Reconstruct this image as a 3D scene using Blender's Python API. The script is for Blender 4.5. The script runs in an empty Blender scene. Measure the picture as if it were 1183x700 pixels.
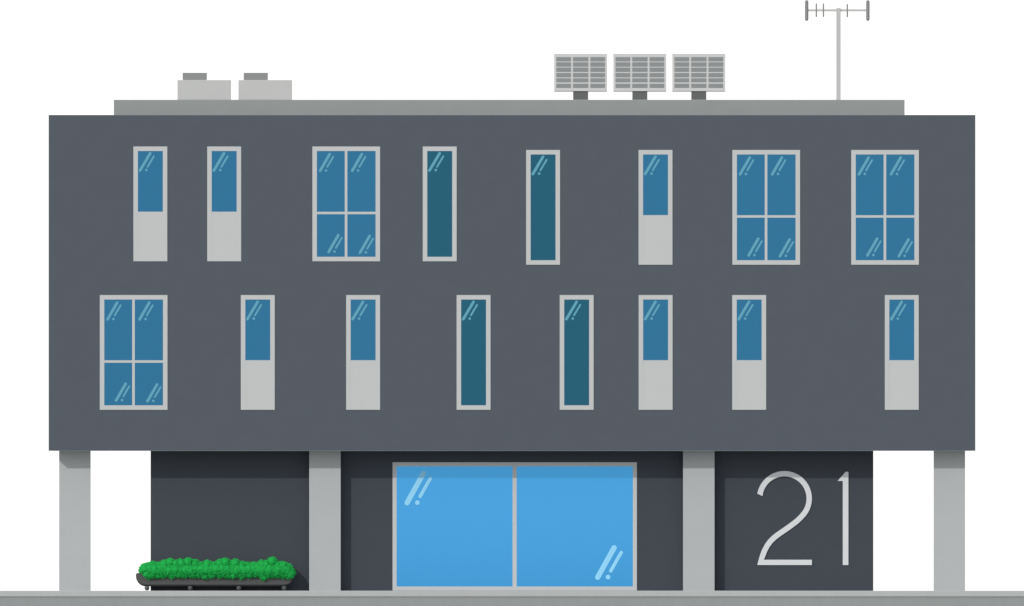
import bpy, bmesh, math, random
from mathutils import Vector, Matrix
random.seed(7)
S = 0.02                      # metres per elevation unit
GY = 682.4                    # elevation line of the pavement surface
def PX(x): return (x - 591.5) * S
def PZ(y): return (GY - y) * S
sc = bpy.context.scene
col = sc.collection

# ------------------------------------------------------------------ materials
def lin(h):
    h = h.lstrip('#')
    r = []
    for i in (0, 2, 4):
        c = int(h[i:i+2], 16) / 255
        r.append(c / 12.92 if c <= .04045 else ((c + .055) / 1.055) ** 2.4)
    return r
def mat(name, hexcol, k=1.0, rough=.7, spec=.25, noise=.025, scale=3.0, bump=0.0, bscale=60):
    """k: how far the wanted lit look is from the bare surface colour"""
    m = bpy.data.materials.new(name); m.use_nodes = True
    nt = m.node_tree; b = nt.nodes['Principled BSDF']
    c = [min(.9, v * k) for v in lin(hexcol)]
    b.inputs['Roughness'].default_value = rough
    b.inputs['Specular IOR Level'].default_value = spec
    geo = nt.nodes.new('ShaderNodeNewGeometry')
    n = nt.nodes.new('ShaderNodeTexNoise'); n.inputs['Scale'].default_value = scale
    n.inputs['Detail'].default_value = 6
    nt.links.new(geo.outputs['Position'], n.inputs['Vector'])
    mr = nt.nodes.new('ShaderNodeMapRange')
    mr.inputs['From Min'].default_value = .3; mr.inputs['From Max'].default_value = .7
    mr.inputs['To Min'].default_value = 1 - noise; mr.inputs['To Max'].default_value = 1 + noise
    nt.links.new(n.outputs['Fac'], mr.inputs['Value'])
    mx = nt.nodes.new('ShaderNodeVectorMath'); mx.operation = 'SCALE'
    mx.inputs[0].default_value = c
    nt.links.new(mr.outputs['Result'], mx.inputs['Scale'])
    nt.links.new(mx.outputs['Vector'], b.inputs['Base Color'])
    if bump:
        n2 = nt.nodes.new('ShaderNodeTexNoise'); n2.inputs['Scale'].default_value = bscale
        nt.links.new(geo.outputs['Position'], n2.inputs['Vector'])
        bp = nt.nodes.new('ShaderNodeBump'); bp.inputs['Strength'].default_value = bump
        bp.inputs['Distance'].default_value = .004
        nt.links.new(n2.outputs['Fac'], bp.inputs['Height'])
        nt.links.new(bp.outputs['Normal'], b.inputs['Normal'])
    return m
def glass(name, hexcol, k, refl):
    """tinted reflective glazing: a coloured mirror coat over coloured body glass"""
    m = bpy.data.materials.new(name); m.use_nodes = True
    nt = m.node_tree; nt.nodes.clear()
    c = lin(hexcol)
    out = nt.nodes.new('ShaderNodeOutputMaterial'); mix = nt.nodes.new('ShaderNodeMixShader')
    d = nt.nodes.new('ShaderNodeBsdfDiffuse'); g = nt.nodes.new('ShaderNodeBsdfGlossy')
    d.inputs['Color'].default_value = (*[v * k for v in c], 1)
    g.inputs['Color'].default_value = (*[v * k for v in c], 1); g.inputs['Roughness'].default_value = .03
    mix.inputs[0].default_value = refl
    nt.links.new(d.outputs[0], mix.inputs[1]); nt.links.new(g.outputs[0], mix.inputs[2])
    nt.links.new(mix.outputs[0], out.inputs['Surface'])
    return m
K = .775
M = dict(
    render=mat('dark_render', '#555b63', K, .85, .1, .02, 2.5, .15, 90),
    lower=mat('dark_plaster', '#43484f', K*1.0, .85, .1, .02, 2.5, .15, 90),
    bounce_soffit=mat('white_bounce_soffit', '#e6e6e4', 1, .8, .1, .02),  # pale so that it throws fill light under the overhang
    roof=mat('roof_concrete', '#919594', K*1.05, .8, .15, .02),
    pillar=mat('pale_concrete', '#aeb1b2', K*1.02, .8, .15, .012, 3, .15, 60),
    frame=mat('light_frame', '#bfc1c1', K, .5, .2, .008),
    rooflight=mat('light_metal', '#bebfbe', K*.99, .5, .2, .012),
    roofdark=mat('mid_metal', '#8f9191', K*.92, .5, .2, .012),
    post=mat('dark_metal', '#666868', K*.96, .6, .2, .02),
    cell=mat('solar_cell', '#8b8f8f', K*.82, .35, .3, .01),
    pave=mat('paving', '#afb2b2', K*1.06, .85, .1, .02, 4, .2, 70),
    kerb=mat('kerb_concrete', '#919595', K*1.07, .85, .1, .025, 4, .2, 70),
    road=mat('street_concrete', '#9a9a98', .8, .95, .0, .1, 8, .5, 120),
    digit=mat('pale_letter_metal', '#d0d2d4', K*1.04, .5, .2, .01),
    trough=mat('planter_plastic', '#4c4d4d', K*1.08, .6, .2, .03),
    foot=mat('planter_foot', '#5c5f62', K*.8, .6, .2, .03),
    leaf=mat('hedge_leaf', '#209b47', K*1.62, .7, .05, .06, 22),
    stem=mat('hedge_stem', '#4a3a28', 1, .8, .1, .1, 10),
    glass=glass('blue_window_glass', '#306b91', .95, .5),
    glass_dark=glass('teal_window_glass', '#265970', .95, .5),
    glass_door=glass('bright_blue_entrance_glass', '#469ad7', .95, .62),
    glint=mat('pale_glint', '#60a2b9', K, .5, .2, .0),  # painted glint colour for the window panes
    glint_door=mat('light_blue_glint', '#92d5f7', K, .5, .2, .0),  # same for the entrance: glare put into colour
)

def thin_leaf(m, share=.3):
    # leaves let part of the light through
    nt = m.node_tree; b = nt.nodes['Principled BSDF']; out = nt.nodes['Material Output']
    tr = nt.nodes.new('ShaderNodeBsdfTranslucent'); mix = nt.nodes.new('ShaderNodeMixShader'); mix.inputs[0].default_value = share
    nt.links.new(b.inputs['Base Color'].links[0].from_socket, tr.inputs['Color'])
    nt.links.new(b.outputs[0], mix.inputs[1]); nt.links.new(tr.outputs[0], mix.inputs[2]); nt.links.new(mix.outputs[0], out.inputs['Surface'])
thin_leaf(M['leaf'])
# ------------------------------------------------------------------ mesh helpers
def add_box(bm, x0, x1, y0, y1, z0, z1):
    v = [bm.verts.new(p) for p in ((x0,y0,z0),(x1,y0,z0),(x1,y1,z0),(x0,y1,z0),(x0,y0,z1),(x1,y0,z1),(x1,y1,z1),(x0,y1,z1))]
    for f in ((0,3,2,1),(4,5,6,7),(0,1,5,4),(1,2,6,5),(2,3,7,6),(3,0,4,7)):
        bm.faces.new([v[i] for i in f])
def add_tube(bm, a, b, r, n=16, r2=None):
    a, b = Vector(a), Vector(b); d = (b - a)
    q = d.to_track_quat('Z', 'Y'); r2 = r if r2 is None else r2
    ra = [bm.verts.new(a + q @ Vector((r*math.cos(t), r*math.sin(t), 0))) for t in [i*2*math.pi/n for i in range(n)]]
    rb = [bm.verts.new(b + q @ Vector((r2*math.cos(t), r2*math.sin(t), 0))) for t in [i*2*math.pi/n for i in range(n)]]
    for i in range(n):
        bm.faces.new((ra[i], ra[(i+1) % n], rb[(i+1) % n], rb[i]))
    bm.faces.new(ra[::-1]); bm.faces.new(rb)
def add_capsule(bm, a, b, r, n=14, m=4):
    a, b = Vector(a), Vector(b); q = (b - a).to_track_quat('Z', 'Y'); L = (b - a).length
    prof = [(-r*math.cos(i*math.pi/2/m), r*math.sin(i*math.pi/2/m)) for i in range(1, m+1)]
    prof += [(L + r*math.sin(i*math.pi/2/m), r*math.cos(i*math.pi/2/m)) for i in range(0, m)]
    rings = [[bm.verts.new(a + q @ Vector((rr*math.cos(k*2*math.pi/n), rr*math.sin(k*2*math.pi/n), z))) for k in range(n)] for z, rr in prof]
    for r0, r1 in zip(rings, rings[1:]):
        for k in range(n): bm.faces.new((r0[k], r0[(k+1) % n], r1[(k+1) % n], r1[k]))
    p0 = bm.verts.new(a + q @ Vector((0,0,-r))); p1 = bm.verts.new(a + q @ Vector((0,0,L+r)))
    for k in range(n):
        bm.faces.new((p0, rings[0][(k+1) % n], rings[0][k])); bm.faces.new((p1, rings[-1][k], rings[-1][(k+1) % n]))
def add_plate(bm, pts, y0, y1):
    """closed outline in (x, z), real thickness from y0 (front) to y1 (back)"""
    f = [bm.verts.new((x, y0, z)) for x, z in pts]; b = [bm.verts.new((x, y1, z)) for x, z in pts]
    n = len(pts)
    bm.faces.new(f); bm.faces.new(b[::-1])
    for i in range(n): bm.faces.new((f[i], b[i], b[(i+1) % n], f[(i+1) % n]))
def obj(name, bm, m, parent=None, bevel=0.0, smooth=False):
    bm.normal_update()
    bmesh.ops.triangulate(bm, faces=[f for f in bm.faces if len(f.verts) > 4])
    bmesh.ops.recalc_face_normals(bm, faces=bm.faces)
    me = bpy.data.meshes.new(name); bm.to_mesh(me); bm.free()
    me.materials.append(M[m])
    if smooth:
        for p in me.polygons: p.use_smooth = True
    o = bpy.data.objects.new(name, me); col.objects.link(o)
    if parent: o.parent = parent
    if bevel:
        b = o.modifiers.new('bevel', 'BEVEL'); b.width = bevel; b.segments = 2; b.limit_method = 'ANGLE'
    return o
def box(name, m, parent, x0, x1, y0, y1, z0, z1, bevel=0.0):
    bm = bmesh.new(); add_box(bm, x0, x1, y0, y1, z0, z1)
    return obj(name, bm, m, parent, bevel)
def empty(name, loc, label, cat, group=None):
    o = bpy.data.objects.new(name, None); col.objects.link(o); o.location = loc
    o.empty_display_size = .2
    o['label'] = label; o['category'] = cat
    if group: o['group'] = group
    return o
def copy_tree(o, parent=None):
    c = o.copy(); col.objects.link(c); c.parent = parent
    for ch in [x for x in allobj() if x.parent == o]: copy_tree(ch, c)
    return c
def allobj(): return list(col.objects)

# ------------------------------------------------------------------ the setting
def struct(o): o['kind'] = 'structure'; return o
FRONT = -4.0                                        # front edge of the pavement
struct(box('pavement', 'pave', None, -90, 90, FRONT, 34, PZ(688.8), 0.0, .008))
struct(box('kerb', 'kerb', None, -90, 90, FRONT + .03, FRONT + .45, -.40, PZ(688.8) - .003))
bm = bmesh.new()
v = [bm.verts.new(p) for p in ((-900,-900,-.385),(900,-900,-.385),(900,1500,-.385),(-900,1500,-.385))]; bm.faces.new(v)
struct(obj('road', bm, 'road'))

# ------------------------------------------------------------------ the building
Y_COL, Y_WALL = .51, .795
bld = empty('office_building', (0, 0, 0), 'dark grey two-storey block raised on pale pillars above a recessed ground floor', 'building')
ZB, ZT = PZ(520.7), PZ(132.8)
box('upper_wall', 'render', bld, PX(56.2), PX(1126.8), 0, 10, ZB, ZT, .002)
box('bounce_soffit', 'bounce_soffit', bld, PX(56.2)+.12, PX(1126.8)-.12, .12, 9.9, ZB-.003, ZB-.001)  # unseen pale sheet added below the block to bounce light
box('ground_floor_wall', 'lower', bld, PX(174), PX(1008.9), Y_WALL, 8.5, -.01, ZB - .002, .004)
box('roof', 'roof', bld, PX(131.5), PX(1045), .6, 9.4, ZT + .002, PZ(115.2), .006)
pil = None
for cx in (86.5, 375.4, 807.3, 1096.8):
    bm = bmesh.new(); w = 36.4 * S / 2
    add_box(bm, -w, w, 0, .25, -.005, ZB - .002)
    if pil is None: pil = o = obj('pillar', bm, 'pillar', bld, .005)
    else: bm.free(); o = pil.copy(); col.objects.link(o); o.parent = bld
    o.location = (PX(cx), Y_COL, 0)

# local drawing inside a window: units right / down from its upper left corner
def U(x): return x * S
YF0, YF1 = -.012, .002           # frame front / back, wall face at 0
YP = -.007                       # pane front
def glint_strokes(bm, dx, dy, y0, y1, thick, thin, dot, w1, w2, r):  # drawn glare: two strokes and a dot as thin strips on the pane
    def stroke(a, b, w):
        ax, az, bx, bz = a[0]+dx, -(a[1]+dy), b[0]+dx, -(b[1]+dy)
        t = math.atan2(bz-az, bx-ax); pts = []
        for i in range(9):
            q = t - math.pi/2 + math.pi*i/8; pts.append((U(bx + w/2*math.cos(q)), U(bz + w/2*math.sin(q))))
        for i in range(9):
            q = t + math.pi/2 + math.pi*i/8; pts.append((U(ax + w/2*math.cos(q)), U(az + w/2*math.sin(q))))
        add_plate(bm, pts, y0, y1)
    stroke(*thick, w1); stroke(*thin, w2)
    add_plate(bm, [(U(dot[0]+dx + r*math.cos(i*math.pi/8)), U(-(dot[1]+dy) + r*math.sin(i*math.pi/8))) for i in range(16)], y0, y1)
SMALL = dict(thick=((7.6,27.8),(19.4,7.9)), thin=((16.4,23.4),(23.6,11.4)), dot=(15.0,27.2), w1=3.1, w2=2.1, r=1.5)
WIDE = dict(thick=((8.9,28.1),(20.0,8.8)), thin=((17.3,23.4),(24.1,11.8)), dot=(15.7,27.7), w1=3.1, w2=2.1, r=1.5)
H = 132.6
def frame_bm(w, h, t, bars=()):
    bm = bmesh.new()
    add_box(bm, 0, U(w), YF0, YF1, -U(t), 0)
    add_box(bm, 0, U(w), YF0, YF1, -U(h), -U(h-t))
    add_box(bm, 0, U(t), YF0, YF1, -U(h-t), -U(t)); add_box(bm, U(w-t), U(w), YF0, YF1, -U(h-t), -U(t))
    for b in bars: add_box(bm, U(b[0]), U(b[1]), YF0+.003, YF1, -U(b[3]), -U(b[2]))
    return bm
def window_narrow():
    o = obj('window', frame_bm(39.2, H, 5.2), 'frame', bld)
    box('lower_panel', 'frame', o, U(5.0), U(34.2), YF0+.003, YF1, -U(H-5.0), -U(75.3))
    box('pane', 'glass', o, U(5.1), U(34.1), YP, 0, -U(75.4), -U(5.1))
    bm = bmesh.new(); glint_strokes(bm, 0, 0, YP-.003, YP+.001, **SMALL); obj('painted_glint', bm, 'glint', o)
    return o
def window_tall():
    o = obj('window', frame_bm(39.2, H, 5.2), 'frame', bld)
    box('pane', 'glass_dark', o, U(5.1), U(34.1), YP, 0, -U(H-5.1), -U(5.1))
    bm = bmesh.new(); glint_strokes(bm, .1, 0, YP-.003, YP+.001, **SMALL); obj('painted_glint', bm, 'glint', o)
    return o
def window_double():
    o = obj('window', frame_bm(78.2, H, 5.2, ((37.4,40.4,5.2,H-5.2),(5.2,37.4,75.4,78.2),(40.4,73,75.4,78.2))), 'frame', bld)
    bm = bmesh.new()
    for x0, x1 in ((5.1,37.5),(40.3,73.1)):
        for z0, z1 in ((5.1,75.5),(78.1,H-5.1)): add_box(bm, U(x0), U(x1), YP, 0, -U(z1), -U(z0))
    obj('pane', bm, 'glass', o)
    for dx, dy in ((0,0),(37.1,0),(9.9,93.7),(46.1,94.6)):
        bm = bmesh.new(); glint_strokes(bm, dx, dy, YP-.003, YP+.001, **WIDE); obj('painted_glint', bm, 'glint', o)
    return o
wins = {'N': (window_narrow, [(154.1,169.2),(239.4,169.2),(737.7,173.2),(278.2,340.8),(399.9,340.8),(737.8,340.8),(845.9,340.8),(1022.2,340.8)]),
        'T': (window_tall, [(488.4,169.2),(607.8,173.2),(527.5,340.8),(646.6,340.8)]),
        'D': (window_double, [(360.9,169.2),(846.1,173.2),(983.4,173.2),(115.3,340.8)])}
for k, (fn, spots) in wins.items():
    proto = fn()
    for i, (x, y) in enumerate(spots):
        o = proto if i == 0 else copy_tree(proto, bld)
        o.location = (PX(x), 0, PZ(y))

# glazed entrance
bm = frame_bm(282.3, 148.2, 4.7, ((138.6,143.4,4.7,143.5),))
door = obj('entrance_door', bm, 'frame', bld); door.location = (PX(453.5), Y_WALL, PZ(534.0))
for x0, x1 in ((4.6,138.7),(143.3,277.7)):
    box('pane', 'glass_door', door, U(x0), U(x1), YP, 0, -U(143.6), -U(4.6))
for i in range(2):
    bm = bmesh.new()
    glint_strokes(bm, 220.3*i, 86*i, YP-.003, YP+.001, ((16.7,46.9),(35.7,12.7)), ((31.8,39.5),(43.9,18.2)), (28.7,46.6), 6.0, 3.9, 2.7)
    obj('painted_glint', bm, 'glint_door', door)

# ------------------------------------------------------------------ house number 21
num = empty('house_number', (PX(930), Y_WALL, PZ(600)), 'large thin pale numerals 21 mounted on the dark ground-floor wall', 'number sign')
def DX(u): return PX(865 + u/5.385) - num.location.x
def DZ(v): return PZ(535 + v/5.385) - num.location.z
R, W = 154.3, 16.8
path = []
for i in range(33):
    a = math.radians(172 - i*(172+37)/32)
    path.append((222 + R*math.cos(a), 220 - R*math.sin(a)))
path += [(324,337),(300,360),(270,383),(238,406),(206,428),(180,446),(156,465),(134,487),(115,513),(98,545),(86,577),(78,605)]
outer, inner = [], []
for i, p in enumerate(path):
    a, b = path[max(0, i-1)], path[min(len(path)-1, i+1)]
    dx, dy = b[0]-a[0], b[1]-a[1]; L = math.hypot(dx, dy)
    nx, ny = dy/L, -dx/L                       # left-hand side when moving: outside of the arc
    outer.append((p[0]+nx*W, p[1]+ny*W)); inner.append((p[0]-nx*W, p[1]-ny*W))
outer[0], inner[0] = (53,190), (86,205)
out_side = outer[:-1]; in_side = inner[:-1]
# after the bow the outside turns into the right-hand edge of the foot, the inside into the left-hand edge
pts = in_side + [(61.5,601),(53,634),(393,634),(393,601),(93,601)] + out_side[::-1]
bm = bmesh.new(); add_plate(bm, [(DX(u), DZ(v)) for u, v in pts], -.022, .002); obj('digit', bm, 'digit', num)
bm = bmesh.new(); add_plate(bm, [(DX(u), DZ(v)) for u, v in ((553,111),(602,54),(620,54),(620,634),(585,634),(585,111))], -.022, .002)
obj('digit', bm, 'digit', num)

# ------------------------------------------------------------------ roof units
ZR = PZ(115.2)
for x0, x1, c0, c1, lab in ((205,267,211,239,'light grey rooftop box with a darker lid, on the far left of the roof'),
                            (275.5,337.5,281.5,309.5,'light grey rooftop box with a darker lid, the one nearer the solar panels')):
    t = empty('roof_unit', (PX((x0+x1)/2), 2.4, ZR), lab, 'roof unit', 'light grey boxes on the roof'); ox = t.location.x
    box('housing', 'rooflight', t, PX(x0)-ox, PX(x1)-ox, -.5, .5, .001, PZ(92.4)-ZR, .006)
    box('lid', 'roofdark', t, PX(c0)-ox, PX(c1)-ox, -.3, .3, PZ(92.4)-ZR+.001, PZ(84)-ZR, .006)

# ------------------------------------------------------------------ solar panels, tilted back a little
TILT = math.radians(14)
def solar(cx):
    t = empty('solar_panel', (PX(cx), 2.0, ZR), '', 'solar panel', 'solar panels in a row on the roof')
    z0 = PZ(105.3) - ZR; hgt = 43.1 * S / math.cos(TILT)
    fr = bmesh.new(); add_box(fr, -U(30.6), U(30.6), -.012, .05, 0, hgt)
    o = obj('panel_frame', fr, 'rooflight', t, .002); o.location = (0, 0, z0); o.rotation_euler = (-TILT, 0, 0)
    g = bmesh.new()
    for a, b in ((-28.1,-11.2),(-8.8,8.8),(11.2,28.1)):
        for r0, r1 in ((66.1,70.9),(72.1,77.0),(78.2,83.1),(84.5,89.3),(90.6,95.1),(96.9,101.6)):
            add_box(g, U(a), U(b), -.016, -.008, (105.3-r1)*S/math.cos(TILT), (105.3-r0)*S/math.cos(TILT))
    c = obj('solar_cells', g, 'cell', t); c.location = (0, 0, z0); c.rotation_euler = (-TILT, 0, 0)
    p = bmesh.new(); add_box(p, -U(8.7), U(8.7), .02, .30, .001, z0 + .003)
    add_box(p, -U(6), U(6), .10, .22, z0 + .003, z0 + .22)
    obj('post', p, 'post', t, .003)
    return t
for i, (cx, lab) in enumerate(((670.8,'grey framed solar panel on a dark post, first of the row from the rooftop boxes'),
                (739.2,'grey framed solar panel on a dark post, the middle one of the row'),
                (807.3,'grey framed solar panel on a dark post, the one nearest the antenna'))):
    sp = solar(cx) if i == 0 else copy_tree(proto_sp)
    if i == 0: proto_sp = sp
    sp.location.x = PX(cx); sp['label'] = lab

# ------------------------------------------------------------------ antenna
an = empty('antenna', (PX(968.7), 2.2, ZR), 'tall thin television antenna with crossbar and short rods on the roof edge', 'antenna')
bm = bmesh.new(); add_box(bm, -U(2.5), U(2.5), -U(2.5), U(2.5), 0, PZ(9.2)-ZR); obj('mast', bm, 'rooflight', an, smooth=False)
zb = PZ(11.9) - ZR; yb = -U(1.25) - .02
bm = bmesh.new(); 
for a, b in ((-37,-2.5),(2.5,34)): add_box(bm, U(a), U(b), -U(1.25), U(1.25), zb-U(1.25), zb+U(1.25))
obj('boom', bm, 'rooflight', an)
for x, r, a, b in ((931.9,2.05,2.0,22.0),(1002.6,2.05,2.0,22.0),(943.1,.85,4.6,18.8),(951.3,.85,4.6,18.8),(978.9,.85,5.3,19.2)):
    bm = bmesh.new(); X = PX(x) - an.location.x
    add_capsule(bm, (X, yb+.03, PZ(b)-ZR), (X, yb+.03, PZ(a)-ZR), U(r)); obj('antenna_rod', bm, 'roofdark', an)

# ------------------------------------------------------------------ planter and hedge
Y0, Y1 = .43, .72
pl = empty('planter', (PX(249), (Y0+Y1)/2, 0), 'long low dark trough planter with rounded ends by the ground-floor wall', 'planter')
ox, oy = pl.location.x, pl.location.y
def trough_outline(grow=0.0):
    x0, x1, zt, zb_ = 156.9+grow, 339-grow, 662.0, 677.4-grow
    pts = [(x0+1.2, zt), (x0+.2, zt+1), (x0, zt+3)]
    n = 10; rx, rz = 11.5, 12.4
    for i in range(n+1):
        a = math.pi/2*i/n; pts.append((x0 + rx*(1-math.cos(a)), zb_ - rz*(1-math.sin(a))))
    for i in range(n+1):
        a = math.pi/2*i/n; pts.append((x1 - rx*(1-math.sin(a)), zb_ - rz*(1-math.cos(a))))
    pts += [(x1, zt+3), (x1-.2, zt+1), (x1-1.2, zt)]
    return [(PX(x)-ox, PZ(y)) for x, y in pts]
bm = bmesh.new()
# loft across the depth so that front and back bulge like a half barrel
rings = []
for t in [i/12 for i in range(13)]:
    y = Y0 + (Y1-Y0)*t - oy; s = (1 - abs(2*t-1)**3.2*.14)
    o_ = trough_outline(); zt = PZ(662)
    rings.append([bm.verts.new((x*(.985+.015*s), y, zt + (z-zt)*s)) for x, z in o_])
for r0, r1 in zip(rings, rings[1:]):
    for i in range(len(r0)-1): bm.faces.new((r0[i], r0[i+1], r1[i+1], r1[i]))
bm.faces.new(rings[0]); bm.faces.new(rings[-1])
soil = [[r[0], r[-1]] for r in rings]
for a, b in zip(soil, soil[1:]): bm.faces.new((a[0], a[1], b[1], b[0]))
obj('trough', bm, 'trough', pl)
for fx in (169.8, 219.8, 276.0, 328.3):
    bm = bmesh.new()
    X = PX(fx) - ox
    add_capsule(bm, (X, Y0+.06-oy, .062), (X, Y1-.06-oy, .062), .058, 16)
    obj('foot', bm, 'foot', pl, smooth=True)

hg = empty('hedge', (PX(249), (Y0+Y1)/2, PZ(664)), 'bright green low clipped hedge growing in the long dark planter', 'hedge')
hx, hy, hz = hg.location
lobes = []
# (x, top or bottom line, radius, +1 top / -1 bottom)
for x, y, r, s in ((168,650.2,7,1),(176,648.2,7,1),(183,649,6,1),(190,646.5,6,1),(196.7,644.4,6,1),(203,646.3,5,1),(209.5,645.2,6,1),(217.3,643.9,6,1),
        (225.4,645.8,6,1),(232,648.6,5,1),(239.5,646.6,5.5,1),(246,648.8,5,1),(253.5,646,6,1),(260.3,644.3,6,1),(271.4,645.2,6.5,1),
        (265.5,647.5,5,1),(279,648,6,1),(286,649,6,1),(292.8,649,5,1),(298,649.8,5,1),(302.5,646.6,6,1),(307.5,646.8,5,1),(314.3,642.8,6,1),
        (320,648,5,1),(326.3,647.8,6.5,1),(331.5,650.8,6,1),(334,653.5,5,1),
        (164.5,663.5,4.2,-1),(169,668.5,5.5,-1),(173,670.6,6,-1),(182,669.6,5,-1),(190,668,6,-1),(199,670.4,5.5,-1),(207,668.6,5,-1),(213,669,5,-1),(221,668,5,-1),
        (229,668.4,5,-1),(236.5,670.8,5,-1),(244.5,669.6,5,-1),(253,669.4,5,-1),(262,669.2,5,-1),(270,670,5,-1),(279,670.4,5,-1),(288,668,5,-1),
        (296,667.6,5,-1),(304.5,671.8,5.2,-1),(313,668.8,5,-1),(319,668,5,-1),(326,669.8,5,-1),(334,668.4,5.5,-1)):
    lobes.append((x, y + s*r, r))
lobes += [(168,657.5,6.2),(332,656.5,6),(335.7,661.6,6.2),(334.5,665,5.5),(331,660,8),(164,659.5,4)]
for x in range(172, 332, 6): lobes.append((x, 658.5, 9))
for x in range(170, 336, 4): lobes.append((x + random.uniform(-1,1), 663.4 + random.uniform(-.8,.8), 5.2)); lobes.append((x + random.uniform(-1,1), 655.6 + random.uniform(-1,1), 5.5 if 176 < x < 328 else 4))
core = bmesh.new(); leaves = bmesh.new()
def lump(cx, cy, cz, r):
    m = bmesh.ops.create_icosphere(core, subdivisions=2, radius=r*.84)['verts']
    for v in m:
        v.co = Vector((cx, cy, cz)) + v.co * (1 + random.uniform(-.05, .05))
def leaf(c, n, s):
    t = n.orthogonal().normalized(); t.rotate(Matrix.Rotation(random.uniform(0, 6.28), 3, n)); b = n.cross(t)
    ps = [c - t*s, c - b*s*.55 + n*s*.12, c + t*s, c + b*s*.55 + n*s*.12]
    leaves.faces.new([leaves.verts.new(p) for p in ps])
for x, y, r in lobes:
    for lay in range(5):
        cy = -.17 + lay*.08 + random.uniform(-.02, .02)
        k = 1.0 if lay in (1, 2, 3) else .9
        rr = r*S*k
        cx, cz = PX(x)-hx + random.uniform(-.01,.01), PZ(y)-hz
        lump(cx, cy, cz, rr)
        for _ in range(int(42*(rr/.1)**2)):
            d = Vector((random.gauss(0,1), random.gauss(0,1), random.gauss(0,1))).normalized()
            n = (d*.45 + Vector((0, -.85, .35)) + Vector((random.uniform(-.5,.5), random.uniform(-.5,.5), random.uniform(-.5,.5)))).normalized()
            leaf(Vector((cx, cy, cz)) + d*rr*random.uniform(.86, 1.04), n, random.uniform(.015, .026))
obj('foliage', core, 'leaf', hg, smooth=True)
obj('leaves', leaves, 'leaf', hg)

# ------------------------------------------------------------------ light: bright white overcast sky and a veiled sun from the upper left
hdir = Vector((.856, 1.0, -.800)).normalized()       # the way the sunlight travels
elev = math.asin(-hdir.z)
sun = bpy.data.lights.new('sun', 'SUN'); sun.energy = 2.3; sun.angle = math.radians(.5); sun.color = (1, .97, .93)
so = bpy.data.objects.new('sun', sun); col.objects.link(so); so.location = (-20, -40, 30)
so.rotation_euler = hdir.to_track_quat('-Z', 'Y').to_euler()
w = bpy.data.worlds.new('World'); sc.world = w; w.use_nodes = True
nt = w.node_tree; bg = nt.nodes['Background']; out = nt.nodes['World Output']
sky = nt.nodes.new('ShaderNodeTexSky'); sky.sky_type = 'NISHITA'; sky.sun_disc = False
sky.sun_elevation = elev; sky.sun_rotation = math.atan2(-hdir.x, -hdir.y)
nt.links.new(sky.outputs[0], bg.inputs['Color']); bg.inputs['Strength'].default_value = .05
cloud = nt.nodes.new('ShaderNodeBackground'); cloud.inputs['Color'].default_value = (1, 1, 1, 1); cloud.inputs['Strength'].default_value = .96
add = nt.nodes.new('ShaderNodeAddShader')
nt.links.new(bg.outputs[0], add.inputs[0]); nt.links.new(cloud.outputs[0], add.inputs[1]); nt.links.new(add.outputs[0], out.inputs['Surface'])

# ------------------------------------------------------------------ camera: straight elevation view
cam = bpy.data.cameras.new('camera'); cam.type = 'ORTHO'; cam.ortho_scale = 1183*S
cam.clip_start = .1; cam.clip_end = 3000
co = bpy.data.objects.new('camera', cam); col.objects.link(co)
co.location = (0, -30, PZ(350)); co.rotation_euler = (math.pi/2, 0, 0)
sc.camera = co
vs = sc.view_settings
vs.view_transform = 'Standard'; vs.look = 'None'; vs.exposure = 0; vs.gamma = 1; vs.use_curve_mapping = False
